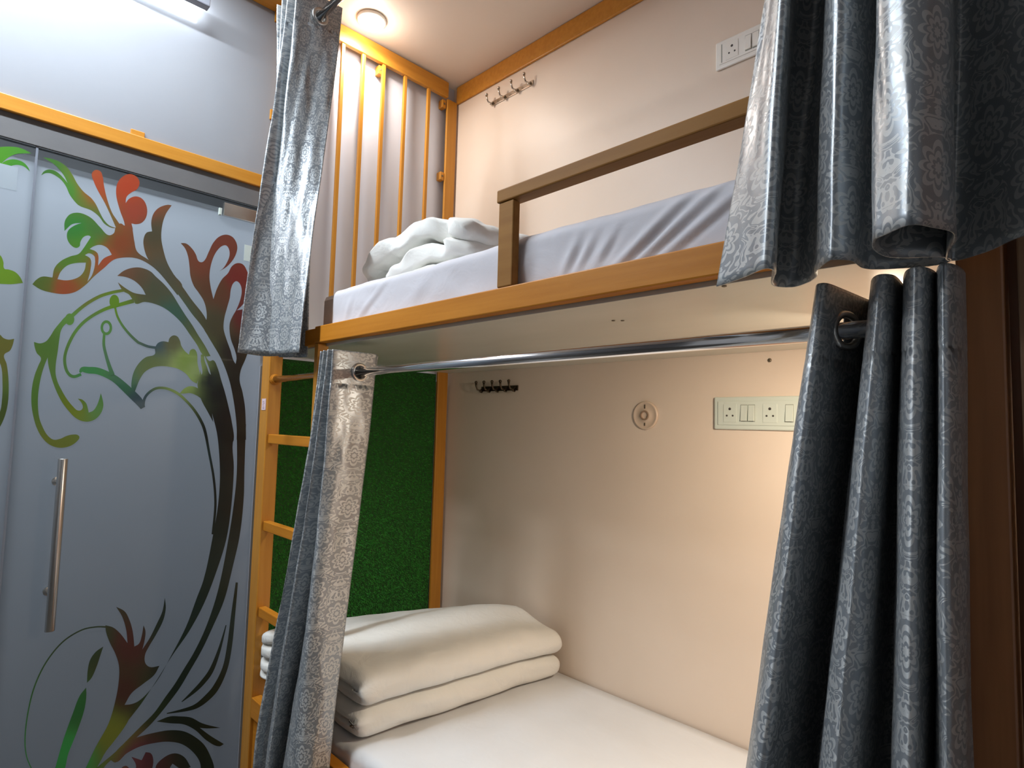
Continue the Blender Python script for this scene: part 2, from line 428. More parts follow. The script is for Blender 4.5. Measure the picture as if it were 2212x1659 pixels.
def thick_path(path, t, n_out=6):
    """closed outline polygon of a thick polyline (x,z) with rounded ends"""
    P = np.array(path, float)
    # resample by Catmull-Rom
    Q = []
    for i in range(len(P)-1):
        p0 = P[max(i-1,0)]; p1 = P[i]; p2 = P[i+1]; p3 = P[min(i+2,len(P)-1)]
        for k in range(6):
            s = k/6.0
            Q.append(.5*((2*p1)+(-p0+p2)*s+(2*p0-5*p1+4*p2-p3)*s*s+(-p0+3*p1-3*p2+p3)*s**3))
    Q.append(P[-1]); Q = np.array(Q)
    T = np.gradient(Q, axis=0); T /= np.linalg.norm(T, axis=1)[:, None] + 1e-9
    Nn = np.stack([-T[:,1], T[:,0]], 1)
    k = len(Q); tt = np.full(k, t/2) if np.isscalar(t) else np.interp(np.linspace(0,1,k), np.linspace(0,1,len(t)), np.array(t)/2)
    A = Q + Nn*tt[:,None]; Bq = Q - Nn*tt[:,None]
    def cap(c, tdir, nrm, r):
        return [c + r*(math.cos(a)*nrm + math.sin(a)*tdir) for a in np.linspace(0, PI, 8)[1:-1]]
    out = list(A) + cap(Q[-1], T[-1], Nn[-1], tt[-1]) + list(Bq[::-1]) + cap(Q[0], -T[0], -Nn[0], tt[0])
    return np.array(out), k

def extruded_quilt(name, m, outlines, y0, y1, ny, warp, parent=None, rnd=.03):
    mb = MB()
    for outl, kk in outlines:
        k = len(outl); c = outl.mean(0)
        ys = np.concatenate([y0 + rnd*(1-np.cos(np.linspace(0, PI/2, 5)))[:-1], np.linspace(y0+rnd, y1-rnd, ny), (y1 - rnd*(1-np.cos(np.linspace(0, PI/2, 5))))[::-1][1:]])
        P = np.zeros((len(ys), k, 3))
        # local inset toward mid-line at the ends to round the cloth edges
        nxt = np.roll(outl, -1, 0); prv = np.roll(outl, 1, 0); tg = nxt - prv; tg /= np.linalg.norm(tg, axis=1)[:, None]+1e-9
        nrm = np.stack([tg[:,1], -tg[:,0]], 1)
        area = np.sum(outl[:,0]*nxt[:,1]-nxt[:,0]*outl[:,1])
        if area < 0: nrm = -nrm
        for i, yy in enumerate(ys):
            e = min(yy-y0, y1-yy); ins = 0
            if e < rnd: ins = .014*(1-math.sqrt(max(0, 1-((rnd-e)/rnd)**2)))
            q = outl - nrm*ins
            P[i,:,0] = q[:,0]; P[i,:,1] = yy; P[i,:,2] = q[:,1]
        warp(P)
        vs = P.reshape(-1,3).tolist(); fs = []
        for i in range(len(ys)-1):
            for j in range(k):
                fs.append((i*k+j, i*k+(j+1)%k, (i+1)*k+(j+1)%k, (i+1)*k+j))
        Bi = lambda i: kk + 6 + (kk-1-i)
        for base in (0, (len(ys)-1)*k):
            for i in range(kk-1): fs.append((base+i, base+i+1, base+Bi(i+1), base+Bi(i)))
            fs.append(tuple(base+j for j in range(kk-1, kk+7)))
            fs.append(tuple(base+j for j in range(2*kk+5, 2*kk+12)) + (base,))
        mb.add(vs, fs)
    return mb.build(name, m, parent, smooth=True)

# lower duvet: folded in four layers, two soft bulges on the open side
zb = .366
path = [(.10,zb+.022),(.35,zb+.020),(.60,zb+.021),(.655,zb+.028),(.665,zb+.044),(.650,zb+.060),(.58,zb+.063),(.35,zb+.062),(.12,zb+.062),(.052,zb+.072),(.042,zb+.090),(.062,zb+.106),(.14,zb+.110),(.35,zb+.112),(.60,zb+.107),(.662,zb+.113),(.675,zb+.130),(.655,zb+.150),(.58,zb+.158),(.35,zb+.164),(.14,zb+.158),(.09,zb+.150)]
outl = thick_path(path, [.040,.041,.042,.040,.043,.046,.044,.046,.048,.040])
def warp_low(P):
    X = P[:,:,0]; Y = P[:,:,1].copy(); Z = P[:,:,2]
    s = (Y-.03)/.83
    h = (Z-zb)
    t = np.clip((X-.05)/.62, 0, 1)
    dome = .030*np.exp(-((t-.50)/.22)**2)*np.clip(h/.12, 0, 1)
    P[:,:,2] = zb + dome + h*(1.06 + .06*np.sin(s*PI)*np.clip(h/.1,0,1) - .10*np.clip((s-.82)/.18,0,1)) + .004*vnoise(X*9+Y*5, Y*11, 1)*np.clip(h/.05,0,1)
    gate = np.clip((X-.20)/.2, 0, 1)
    P[:,:,0] += s*(.30*(1-t)+.085*t) + .006*vnoise(Y*14, Z*30, 2)*gate
    P[:,:,1] += gate*(.012*vnoise(X*12+Z*60, Z*70, 3)*np.clip(1-s*6,0,1) + .018*np.clip(1-s*8,0,1)*np.sin(Z*70)*.4)
    P[:,:,1] -= .070*np.exp(-((X-.12)/.075)**2)*np.clip(1-s*5,0,1)*np.clip(h/.03,0,1)
    P[:,:,2] = np.maximum(P[:,:,2], zb-.0005)
outl2 = thick_path([(.16,zb+.022),(.075,zb+.024),(.038,zb+.055),(.036,zb+.095),(.062,zb+.138),(.14,zb+.156)], [.04,.046,.05,.05,.046,.04])
dv = extruded_quilt('folded_duvet', m_duvet, [outl, outl2], .065, .862, 46, warp_low)
tag(dv, 'thick white duvet folded in layers across the head of the lower mattress', 'duvet')

# upper duvet: crumpled fold
zu = 1.733
pu1 = [(1.00,zu+.026),(.84,zu+.026),(.66,zu+.028),(.47,zu+.034),(.425,zu+.062),(.412,zu+.098),(.434,zu+.132),(.50,zu+.146),(.60,zu+.158),(.70,zu+.167),(.80,zu+.160),(.90,zu+.140),(.98,zu+.115)]
o1 = thick_path(pu1, [.045,.046,.046,.05,.055,.062,.066,.07,.06])
pu2 = [(.97,zu+.070),(.90,zu+.080),(.80,zu+.086),(.70,zu+.080),(.62,zu+.070),(.55,zu+.058)]
o2 = thick_path(pu2, [.05,.056,.06,.058,.05,.035])
def warp_up(P):
    X = P[:,:,0]; Y = P[:,:,1].copy(); Z = P[:,:,2]; h = Z - zu
    s = (Y-.15)/.45
    k = np.clip(h/.08, 0, 1)
    fold = np.exp(-((X-.86)/.035)**2)*np.exp(-((h-.13)/.06)**2)*np.clip(1-s*2,0,1)
    P[:,:,1] += .030*vnoise(X*10, Z*25, 3)*k*np.clip(1-s*1.5, 0, 1) + .05*fold
    P[:,:,1] -= .06*np.exp(-((X-.95)/.10)**2)*np.exp(-((h-.14)/.07)**2)*np.clip(1-s*2.5,0,1)
    P[:,:,2] += k*(.010*vnoise(X*14+Y*9, Y*16, 6) + .006*vnoise(X*33-Y*14, Y*25, 4)) - k*.06*np.clip(s-.35,0,1)
    P[:,:,0] += .01*vnoise(Y*15, Z*40, 2)*k + .03*s
    P[:,:,2] = np.maximum(P[:,:,2], zu-.001)
du = extruded_quilt('folded_duvet', m_duvet, [o1, o2], .17, .60, 40, warp_up, rnd=.04)
tag(du, 'crumpled folded white duvet on the upper mattress beside the guard post', 'duvet')

# ------------------------------------------------------------------ curtain rods
def rod(label, x0, x1, y, z, r):
    root = thing('curtain_rod', label, 'curtain rod')
    MB().tube([(x0, y, z), (x1, y, z)], r, 20).build('pole', m_chrome, root, smooth=True)
    for xe, sgn in ((x0, 1), (x1, -1)):
        MB().lathe((xe, y, z), (sgn,0,0), [(.020,0),(.020,.004),(.016,.006),(.016,.014)], 20).build('end_socket', m_frame_x, root, smooth=False)
    return root
RY, RZ = .060, 1.447; RUY, RUZ = -.052, 2.632
rod('chrome curtain rod under the upper bunk platform', .072, 2.116, RY-.038, RZ, .0125)
RY = RY-.038
ur = rod('chrome curtain rod above the upper bunk near the ceiling', .330, 2.200, RUY, RUZ, .0125)
for xb in (.348, 2.165):
    MB().box(xb-.008, xb+.008, RUY-.004, RUY+.004, RUZ+.010, 2.884).box(xb-.008, xb+.008, RUY-.004, .030, 2.879, 2.8838).build('hanger', m_steel, ur)

# ------------------------------------------------------------------ curtains
def cr(P, n, closed=False):
    P = np.asarray(P, float); out = []
    k = len(P); rng = range(k if closed else k-1)
    for i in rng:
        if closed: p0, p1, p2, p3 = P[(i-1)%k], P[i], P[(i+1)%k], P[(i+2)%k]
        else: p0, p1, p2, p3 = P[max(i-1,0)], P[i], P[i+1], P[min(i+2,k-1)]
        for j in range(n):
            s = j/n
            out.append(.5*((2*p1)+(-p0+p2)*s+(2*p0-5*p1+4*p2-p3)*s*s+(-p0+3*p1-3*p2+p3)*s**3))
    if not closed: out.append(P[-1])
    return np.array(out)

def curtain(label, sections, rod_y, rod_z, rings=(), seed=0, ns=9, rows_z=None, amp=.004):
    """sections: list of (z, [(x,y)...]) from top to bottom, equal counts"""
    zs = np.array([s[0] for s in sections]); paths = np.array([cr(s[1], ns) for s in sections])
    ztop, zbot = zs[0], zs[-1]
    rz = np.concatenate([np.arange(ztop, ztop-.10, -.004), np.linspace(ztop-.10, zbot, 80)])
    k = paths.shape[1]
    Pm = np.zeros((len(rz), k, 3))
    mid = paths[len(paths)//2]
    arc = np.concatenate([[0], np.cumsum(np.linalg.norm(np.diff(mid, axis=0), axis=1))])
    for i, z in enumerate(rz):
        j = int(np.clip(np.searchsorted(-zs, -z) - 1, 0, len(zs)-2))
        t_ = (zs[j]-z)/(zs[j]-zs[j+1]); t_ = min(max(t_, 0), 1); 
        if len(zs) == 2: t_ = t_*t_*(3-2*t_)*.4 + t_*.6
        q = paths[j]*(1-t_) + paths[j+1]*t_
        tg = np.gradient(q, axis=0); tg /= np.linalg.norm(tg, axis=1)[:, None]+1e-9
        nn = np.stack([tg[:,1], -tg[:,0]], 1)
        d = amp*vnoise(arc*38, np.full(k, z*5.5), seed) * min(1, (ztop-z)/.25)
        d += .35*amp*vnoise(arc*90, np.full(k, z*14), seed+3) * min(1, (ztop-z)/.25)
        q = q + nn*d[:, None]
        Pm[i, :, 0] = q[:,0]; Pm[i, :, 1] = q[:,1]; Pm[i, :, 2] = z
    mb_v = Pm.reshape(-1,3); fs = []; uvs = []
    for i in range(len(rz)-1):
        for j in range(k-1):
            ids = (i*k+j, i*k+j+1, (i+1)*k+j+1, (i+1)*k+j)
            c = mb_v[list(ids)].mean(0)
            if (c[1]-rod_y)**2 + (c[2]-rod_z)**2 < .019**2 and any(abs(c[0]-r_[0]) < .012 for r_ in rings): continue
            fs.append(ids)
            for q in ids: uvs.append((arc[q % k], mb_v[q][2]))
    me = bpy.data.meshes.new('curtain'); me.from_pydata(mb_v.tolist(), [], fs); me.materials.append(m_damask)
    ul = me.uv_layers.new(name='UVMap'); ul.data.foreach_set('uv', np.array(uvs).ravel())
    for p in me.polygons: p.use_smooth = True
    o = bpy.data.objects.new('curtain', me); COL.objects.link(o)
    md = o.modifiers.new('solid', 'SOLIDIFY'); md.thickness = .0022; md.offset = 0
    tag(o, label, 'curtain')
    for (x, ax) in rings:
        MB().torus((x, rod_y, rod_z), ax, .0235, .0055).build('grommet', m_steel, o, smooth=True)
    return o

# upper left: bundle of pleats, tied back straight
UL_top = [(.345,.045),(.352,-.085),(.362,-.093),(.372,.040),(.382,.045),(.392,-.085),(.402,-.093),(.414,.040),(.424,.045),(.436,-.085),(.448,-.093),(.462,.040),(.472,.045),(.484,-.07),(.492,-.098),(.499,-.06),(.503,.0),(.506,.055)]
UL_top = [(x-.058, y-.032) for x, y in UL_top]
UL_bot = [(.345,.01),(.27,-.03),(.262,-.05),(.33,-.03),(.34,-.035),(.25,-.08),(.245,-.10),(.31,-.08),(.315,-.085),(.268,-.17),(.262,-.182),(.252,-.145),(.238,-.105),(.252,-.100),(.262,-.110),(.32,-.098),(.39,-.080),(.445,-.064)]
curtain('grey silver damask curtain gathered at upper left beside the ceiling lamp', [(2.700, UL_top), (1.512, UL_bot)], RUY, RUZ,
        rings=[(.446, (1,.02,0)), (.409, (1,-.1,0)), (.361,(1,-.1,0)), (.319,(1,-.1,0))], seed=1)
LL_top = [(.575,.08),(.580,-.045),(.588,-.050),(.596,.085),(.604,.09),(.610,-.05),(.618,-.055),(.626,.085),(.634,.09),(.640,-.055),(.648,-.060),(.652,.03),(.656,.085),(.658,.02),(.656,-.04),(.660,-.064),(.666,-.01),(.672,.075)]
def LLb(z):
    f = lambda u, y: (x_at(u, y, z), y)
    return f
f0 = LLb(.22)
f = lambda u, y: f0(u, y-.045)
LL_bot = [f(640,.03),f(585,-.01),f(575,-.02),f(620,.02),f(625,.02),f(552,-.06),f(548,-.068),f(580,-.02),f(588,-.02),f(568,-.075),f(572,-.082),f(590,-.05),f(606,-.025),f(606,-.045),f(612,-.062),f(634,-.055),f(668,-.02),f(703,.028)]
curtain('long grey damask curtain gathered at lower left in front of the ladder', [(1.507, LL_top), (.22, LL_bot)], RY, RZ,
        rings=[(.668, (1,.05,0)), (.652,(1,0,0)), (.615,(1,0,0)), (.592,(1,0,0))], seed=2)

# upper right: wide wavy folds.  (photo column, depth) per section
fy_ = lambda y: -.014 - (.045 - y)*.80
def sec(z, lst): return (z, [(x_at(u, fy_(y), z), fy_(y)) for (u, y) in lst])
UR_hem = [(1549,-.042),(1600,-.072),(1652,-.108),(1672,-.075),(1672,-.01),(1680,.025),(1722,.045),(1762,.0),(1766,-.06),(1790,-.098),(1835,-.075),(1868,-.015),(1905,.012),(1980,.03),(2044,.025),(2036,-.01),(1920,-.06),(1890,-.145),(1905,-.175),(1968,-.200),(2020,-.17),(2060,-.12),(2045,-.02),(2060,.02),(2120,.0),(2195,-.05),(2300,-.085)]
UR_mid = [(1662,-.045),(1680,-.075),(1700,-.095),(1712,-.06),(1720,.0),(1740,.03),(1772,.045),(1792,.0),(1793,-.06),(1815,-.09),(1850,-.075),(1885,-.02),(1895,.012),(1950,.03),(1995,.02),(1985,-.02),(1920,-.06),(1898,-.10),(1915,-.14),(1965,-.16),(2020,-.14),(2052,-.09),(2058,-.02),(2080,.02),(2125,.0),(2200,-.04),(2300,-.06)]
UR_top = [(1.93,-.05),(1.94,-.075),(1.952,-.085),(1.957,-.05),(1.962,.0),(1.970,.03),(1.980,.035),(1.990,.0),(1.996,-.05),(2.005,-.075),(2.018,-.06),(2.030,-.01),(2.036,.02),(2.05,.025),(2.06,.015),(2.055,-.01),(2.045,-.04),(2.046,-.07),(2.055,-.09),(2.070,-.095),(2.085,-.08),(2.096,-.05),(2.104,0),(2.115,.03),(2.13,.0),(2.155,-.05),(2.185,-.07)]
zm = 1.96
UR_top = [(x, -.052 + y*.55) for x, y in UR_top]
curtain('grey damask curtain hanging in deep folds at upper right before the guard rail', [(2.700, UR_top), sec(zm, UR_mid), sec(1.512, UR_hem)], RUY, RUZ, seed=4, amp=.003)
LR_top = [(1764,-.03),(1770,-.042),(1790,-.034),(1832,.03),(1872,.10),(1882,.11),(1884,.04),(1884,-.02),(1900,-.045),(1930,-.03),(1950,.03),(1955,.045),(1953,-.01),(1962,-.05),(1990,-.055),(2018,-.02),(2024,.035),(2024,-.02),(2034,-.055),(2058,-.045),(2078,-.01),(2088,.035)]
LR_bot = [(1613,-.03),(1624,-.055),(1650,-.058),(1700,.01),(1755,.085),(1775,.095),(1768,.0),(1770,-.05),(1795,-.075),(1840,-.045),(1890,.04),(1930,.065),(1928,-.01),(1940,-.07),(1975,-.075),(2005,-.02),(2018,.04),(2022,-.02),(2040,-.07),(2070,-.06),(2098,-.01),(2118,.04)]
LR_low = [(x_at(u, y, .82) + .0, y) for (u, y) in LR_bot]
LR_top_xy = [(x_at(u, y, 1.505), y) for (u, y) in LR_top]
_c = cr(LR_top_xy[:6], 20); _c = _c[_c[:,0] > LR_top_xy[2][0]]; LR_RX = float(_c[np.argmin(abs(_c[:,1]-RY)), 0])
ext = [(a[0] + (a[0]-b[0])*.9, a[1]*1.15-.05) for a, b in zip(LR_low, LR_top_xy)]
curtain('dark grey damask curtain hanging in narrow folds at lower right beside the bed', [(1.505, LR_top_xy), (.82, LR_low), (.06, ext)], RY, RZ, rings=[(LR_RX, (1,-.45,0))], seed=6, amp=.0025)

# ------------------------------------------------------------------ glass doors with printed flowers
d1 = struct(thing('door_1', None, None)); d2 = struct(thing('door_2', None, None))
YS = -.702
zf = .5*(at(0,83,348,0)[2] + at(0,303,410,0)[2])
for d_, y0_, y1_, zt_ in ((d1, YS+.003, -.006, zf), (d2, -2.29, YS-.003, zf+.006)):
    box('clear_pane', m_glass, -.012, -.003, y0_, y1_, zt_+.0002, 2.0975, d_)
    fp = MB(); fp.add([(-.0016,y0_,.01),(-.0016,y1_,.01),(-.0016,y1_,zt_),(-.0016,y0_,zt_)], [(0,1,2,3)])
    fp.build('frosted_pane', m_film, d_, fix=False)
box('edge_seal', mat('grey_edge_seal', (0.20,0.22,0.26), rough=.4), -.012, -.001, YS-.003, YS+.003, .01, 2.0975, d1)

SAMPLES = [(100,360,75,130,55),(140,410,85,150,60),(210,490,80,125,60),(165,490,60,135,60),(180,520,80,140,50),(150,560,90,130,50),(90,610,85,105,45),(140,620,150,75,45),(210,390,190,85,50),(275,400,190,75,45),(290,455,165,75,55),(260,520,140,75,45),(230,560,165,80,50),(330,500,85,80,60),(345,590,85,85,70),(300,600,95,80,60),(370,680,60,95,80),(280,590,110,80,60),(330,620,80,85,65),(440,560,125,70,50),(480,530,125,65,50),(510,600,120,45,40),(470,620,100,65,45),(470,700,75,70,50),(530,680,100,36,36),(500,760,45,40,38),(100,740,75,110,45),(150,690,90,135,60),(75,850,70,105,40),(120,960,85,95,30),(160,880,95,110,25),(210,870,75,120,60),(200,805,50,120,65),(260,830,45,95,70),(300,870,40,65,75),(330,790,80,100,55),(400,780,125,150,75),(420,800,140,160,100),(370,740,80,85,55),(450,820,26,32,36),(490,900,16,18,20),(460,1050,18,26,24),(520,1000,16,22,22),(400,1300,20,34,28),(470,1200,18,30,24),(280,1400,56,30,26),(270,1500,50,30,24),(240,1590,78,84,28),(170,1540,32,76,38),(150,1630,38,105,50),(200,1390,38,52,33),(300,1640,66,34,38),(400,1560,18,28,20),(440,1640,22,30,20),(10,340,95,170,50),(30,350,80,160,55),(10,590,110,150,40),(15,760,95,95,40),(10,900,60,75,30),(400,820,140,165,90),(250,655,100,140,40),(250,760,70,110,80),(230,715,80,130,65),(340,740,45,75,85),(430,1000,25,50,50),(470,850,18,22,24),(505,830,24,24,22),(520,880,16,18,20),(508,790,34,32,28),(470,930,14,18,20),(480,1000,14,20,20),(515,960,14,18,18),(490,1100,16,24,22),(440,1150,18,30,26),(500,1150,16,26,22),(420,1230,20,34,28),(360,1380,24,38,28),(380,1480,20,32,24),(320,1520,30,44,24),(450,1420,18,30,22)]
SP = np.array([s[:2] for s in SAMPLES], float)
FILM_Y = np.array([340,450,600,800,1000,1300,1650]); FILM_L = s2l(np.array([200,182,166,146,132,118,108]))
FALB = .345
SA = np.array([s2l(s[2:]) / np.interp(s[1], FILM_Y, FILM_L) * FALB for s in SAMPLES])
SA = np.clip(SA, .004, .75)
def art_col(u, v):
    w = 1.0 / (((SP[:,0]-u)**2 + (SP[:,1]-v)**2) + 60.0) ** 1.7
    return (SA * w[:, None]).sum(0) / w.sum()

ART = {'d1': [], 'd2': []}
def T(pts, s, ox, oy): return [(p[0]/s+ox, p[1]/s+oy) + tuple(q/s for q in p[2:]) for p in pts]
c1 = lambda p: T(p, 2.765, 0, 250); z1 = lambda p: T(p, 5.53, 0, 300); z2 = lambda p: T(p, 4.74, 250, 300)
z3 = lambda p: T(p, 5.53, 0, 580); z4 = lambda p: T(p, 4.74, 250, 600); z5 = lambda p: T(p, 5.53, 0, 700)
c2 = lambda p: T(p, 1.931, 0, 800); z6 = lambda p: T(p, 4.057, 40, 1250); z7 = lambda p: T(p, 4.055, 250, 1250)
def sharp_cr(pts, n=5):
    """closed smoothing that keeps sharp turns"""
    P = np.array(pts, float); k = len(P); out = []
    def tang(i):
        a = P[i]-P[i-1]; b = P[(i+1)%k]-P[i]
        la, lb = np.linalg.norm(a)+1e-9, np.linalg.norm(b)+1e-9
        if (a@b)/(la*lb) < .25: return None
        t = a/la + b/lb; t = t/(np.linalg.norm(t)+1e-9)
        return t
    for i in range(k):
        p, q = P[i], P[(i+1)%k]; d = q-p; l = np.linalg.norm(d)
        t0 = tang(i); t1 = tang((i+1)%k)
        m0 = d if t0 is None else t0*l; m1 = d if t1 is None else t1*l
        for j in range(n):
            s = j/n
            out.append((2*s**3-3*s**2+1)*p + (s**3-2*s**2+s)*m0 + (-2*s**3+3*s**2)*q + (s**3-s**2)*m1)
    return out
def poly(pts, d='d1', hole=False): ART[d].append((sharp_cr(pts), hole))
def stroke(pts, d='d1'):
    P = np.array(pts, float); Q = cr(P, 6); c = Q[:, :2]; w = Q[:, 2]
    t = np.gradient(c, axis=0); t /= np.linalg.norm(t, axis=1)[:, None]+1e-9
    n = np.stack([-t[:,1], t[:,0]], 1)
    ART[d].append((list(c + n*w[:,None]/2) + list((c - n*w[:,None]/2)[::-1]), False))
def ell(cx, cy, rx, ry, hole=False, d='d1'):
    ART[d].append(([np.array((cx+rx*math.cos(a), cy+ry*math.sin(a))) for a in np.linspace(0, 2*PI, 28)[:-1]], hole))

# green upper leaf
poly(z1([(510,250),(620,270),(720,310),(800,370),(870,470),(920,560),(1000,660),(1090,735),(1140,800),(1190,900),(1240,990),(1310,1060),(1400,1090),(1330,1085),(1250,1040),(1180,950),(1090,880),(940,820),(880,760),(830,690),(790,600),(740,530),(680,480),(600,440),(540,440),(490,465),(520,420),(580,395),(640,405),(700,440),(760,500),(805,555),(770,480),(720,410),(640,330),(560,280)]))
# thin orange petal
poly(z1([(1095,450),(1110,420),(1150,400),(1200,420),(1225,480),(1240,580),(1280,750),(1340,910),(1400,1000),(1470,1100),(1400,1120),(1330,960),(1250,790),(1160,630),(1120,540)]))
# two-lobed orange petal
poly(c1([(745,665),(715,575),(693,480),(700,420),(730,380),(770,363),(810,375),(833,410),(820,450),(780,475),(755,500),(750,535),(770,510),(810,495),(850,510),(877,560),(872,620),(845,652),(810,660),(785,655),(790,700),(740,720)]))
# orange body with green curls, runs into the main stem
poly(c1([(690,680),(720,655),(745,668),(785,655),(793,700),(802,760),(818,820),(880,866),(940,905),(1010,930),(1090,1030),(1140,1100),(1235,1230),(1262,1345),(1199,1254),(1146,1189),(1100,1125),(1053,1061),(1006,1000),(965,960),(900,903),(820,863),(740,857),(680,870),(620,920),(560,970),(510,1020),(450,1060),(390,1073),(310,1065),(240,1045),(193,1015),(215,990),(250,970),(313,975),(325,920),(360,880),(420,850),(470,835),(500,800),(520,770),(543,735),(530,727),(500,735),(480,765),(475,790),(455,800),(420,780),(400,740),(405,700),(440,670),(487,652),(430,660),(395,690),(385,700),(385,650),(395,625),(420,600),(470,592),(540,620),(600,680),(650,725),(680,712)]))
poly(c1([(343,985),(360,945),(400,905),(450,890),(513,887),(505,930),(480,965),(440,985),(390,992)]), hole=True)
poly(c1([(535,806),(560,790),(600,782),(640,800),(668,840),(620,862),(586,905),(584,835),(570,820)]), hole=True)
poly(c1([(507,842),(530,832),(560,845),(567,860),(550,960),(522,1000),(540,930),(540,865)]), hole=True)
# olive leaf with two lobes and long stem
poly(c1([(882,862),(860,800),(857,750),(875,710),(908,702),(903,650),(915,600),(945,565),(1000,545),(1025,548),(990,600),(970,660),(963,740),(975,810),(1000,890),(1040,960),(1090,1030),(1060,1080),(980,980)]))
# red-brown flower at the right
poly(z2([(665,1085),(720,1090),(780,1140),(820,1200),(850,1270),(880,1280),(910,1260),(950,1180),(1000,1080),(1060,1020),(1130,1000),(1190,1020),(1230,1070),(1245,1130),(1230,1200),(1190,1270),(1130,1330),(1060,1372),(1100,1340),(1140,1280),(1165,1210),(1160,1150),(1130,1110),(1090,1115),(1040,1160),(1000,1230),(970,1330),(960,1430),(970,1520),(1000,1655),(1040,1540),(1090,1450),(1150,1390),(1190,1320),(1240,1290),(1300,1300),(1345,1370),(1368,1450),(1360,1560),(1335,1660),(1290,1722),(1240,1768),(1320,1750),(1390,1700),(1400,1900),(1380,2100),(1330,2260),(1280,2380),(1270,2480),(1300,2600),(1325,2750),(1333,2920),(1335,3080),(1240,3080),(1240,2960),(1225,2800),(1200,2640),(1170,2500),(1120,2350),(1060,2220),(1000,2120),(940,2020),(900,1940),(930,1860),(925,1750),(900,1670),(850,1590),(800,1520),(765,1420),(755,1320),(740,1220),(710,1140)]))
poly(z4([(1180,130),(1205,70),(1235,50),(1270,75),(1290,140),(1280,220),(1235,340),(1200,400),(1170,470),(1165,540),(1180,640),(1220,750),(1238,830),(1228,890),(1205,850),(1175,750),(1135,640),(1105,530),(1112,430),(1140,320),(1168,220)]), hole=True)
# brown lower leaf running into the dark trunk
poly(c1([(700,965),(740,935),(790,918),(840,917),(900,940),(931,970),(979,1014),(1026,1069),(1066,1133),(1107,1197),(1148,1256),(1183,1314),(1224,1378),(1258,1440),(1222,1440),(1175,1370),(1134,1312),(1088,1248),(1035,1195),(980,1155),(920,1130),(860,1120),(810,1130),(800,1110),(840,1090),(870,1077),(850,1040),(810,1000),(760,975)]))
poly(c1([(703,1003),(745,1035),(800,1066),(872,1078),(860,1100),(800,1110),(770,1075),(735,1055)]))
# dark trunk, left strand, down to the root
poly(z4([(872,795),(905,795),(960,860),(1000,852),(1040,920),(1080,1050),(1120,1180),(1160,1340),(1190,1480),(1210,1659)]) + c2([(972,300),(976,400),(966,560),(945,700),(905,830),(850,970),(790,1080),(720,1180),(650,1290),(590,1380),(520,1470)]) + z7([(0,1380),(-60,1450),(-130,1560),(-190,1660),(-260,1660),(-150,1480),(-60,1330),(10,1100),(60,1085),(140,1075),(200,1050),(280,980),(380,850),(480,670),(620,400),(710,160),(770,0)]) + c2([(890,680),(910,560),(918,450),(915,350),(905,260),(885,180)]) + z4([(1000,1480),(940,1370),(880,1260),(850,1170),(838,1090),(858,1000),(870,900)]))
poly(z4([(868,850),(878,900),(888,975),(880,1000),(868,960),(860,900)]), hole=True)
poly(z4([(905,795),(930,860),(960,940),(975,1000),(960,985),(935,920),(912,860)]), hole=True)
# second strand
poly(z4([(1240,1500),(1335,1500)]) + c2([(1020,420),(1018,520),(1000,690),(975,800)]) + z7([(950,180),(850,410),(760,600),(650,790),(560,940),(470,1060),(390,1160),(300,1260),(180,1370),(60,1480),(0,1530),(-80,1600),(-130,1660),(-200,1660),(-120,1590),(0,1490),(100,1390),(220,1270),(340,1150),(440,1010),(520,900),(600,770),(680,640),(770,460),(850,250),(905,60)]) + c2([(955,690),(975,560),(988,430)]))
# yellow green leaf
poly(z4([(165,1150),(165,1050),(190,960),(240,880),(310,820),(400,790),(403,730),(430,680),(480,660),(540,668),(550,630),(590,600),(630,610),(660,660),(670,700),(710,760),(750,795),(765,750),(800,738),(830,775),(838,880),(858,1000),(830,1090),(780,1060),(720,990),(640,940),(560,920),(460,912),(380,925),(300,970),(250,1040),(215,1120),(190,1190)]))
poly(z4([(655,1190),(700,1140),(760,1115),(830,1130),(880,1180),(900,1260),(830,1210),(760,1185),(700,1190)]))
# scrolls
stroke(z3([(955,1250,20),(985,1215,60),(1060,1222,78),(1160,1230,80),(1270,1270,80),(1380,1330,85),(1480,1415,95),(1570,1500,100),(1660,1590,95)]) + z4([(280,1335,50)]))
stroke(z3([(970,1270,34),(890,1298,36),(830,1275,36),(788,1205,36),(772,1100,36),(788,1000,36),(835,880,38),(905,760,38),(1005,650,38),(1135,560,38),(1280,490,40),(1420,450,42),(1600,400,50)]))
stroke(z3([(1490,275,34),(1350,300,36),(1200,345,38),(1060,420,40),(950,500,42),(860,580,46)]))
ell(*z3([(832,620)])[0], 10, 12.5)
poly(z3([(830,560),(780,590),(720,655),(650,740),(600,820),(550,880),(480,905),(405,888),(415,950),(440,1020),(490,1080)]) + z5([(460,500),(420,600),(390,720),(375,850),(378,980),(400,1110),(440,1240),(500,1350),(580,1430),(670,1470),(760,1475),(850,1450),(920,1400),(950,1350),(930,1325),(870,1320),(800,1335),(720,1370),(640,1380),(570,1330),(510,1230),(470,1120),(455,1000),(455,870),(470,740),(500,600),(540,480),(570,410),(575,480),(600,590),(640,720),(690,840),(750,950),(820,1040),(900,1120),(980,1160),(1070,1165),(1150,1130),(1210,1060),(1235,980),(1225,900),(1205,830),(1180,920),(1150,990),(1110,1040),(1060,1060),(1050,1010),(1030,950),(980,905),(930,895),(975,945),(990,1000),(970,1030),(930,1035),(870,985),(800,900),(740,800),(690,700),(665,600),(668,480)]) + z3([(690,1000),(710,850),(730,750),(780,680),(850,650)]))
rc = z3([(1270,720)])[0]; ell(rc[0], rc[1], 12.5, 16); ell(rc[0], rc[1], 7, 10, True)
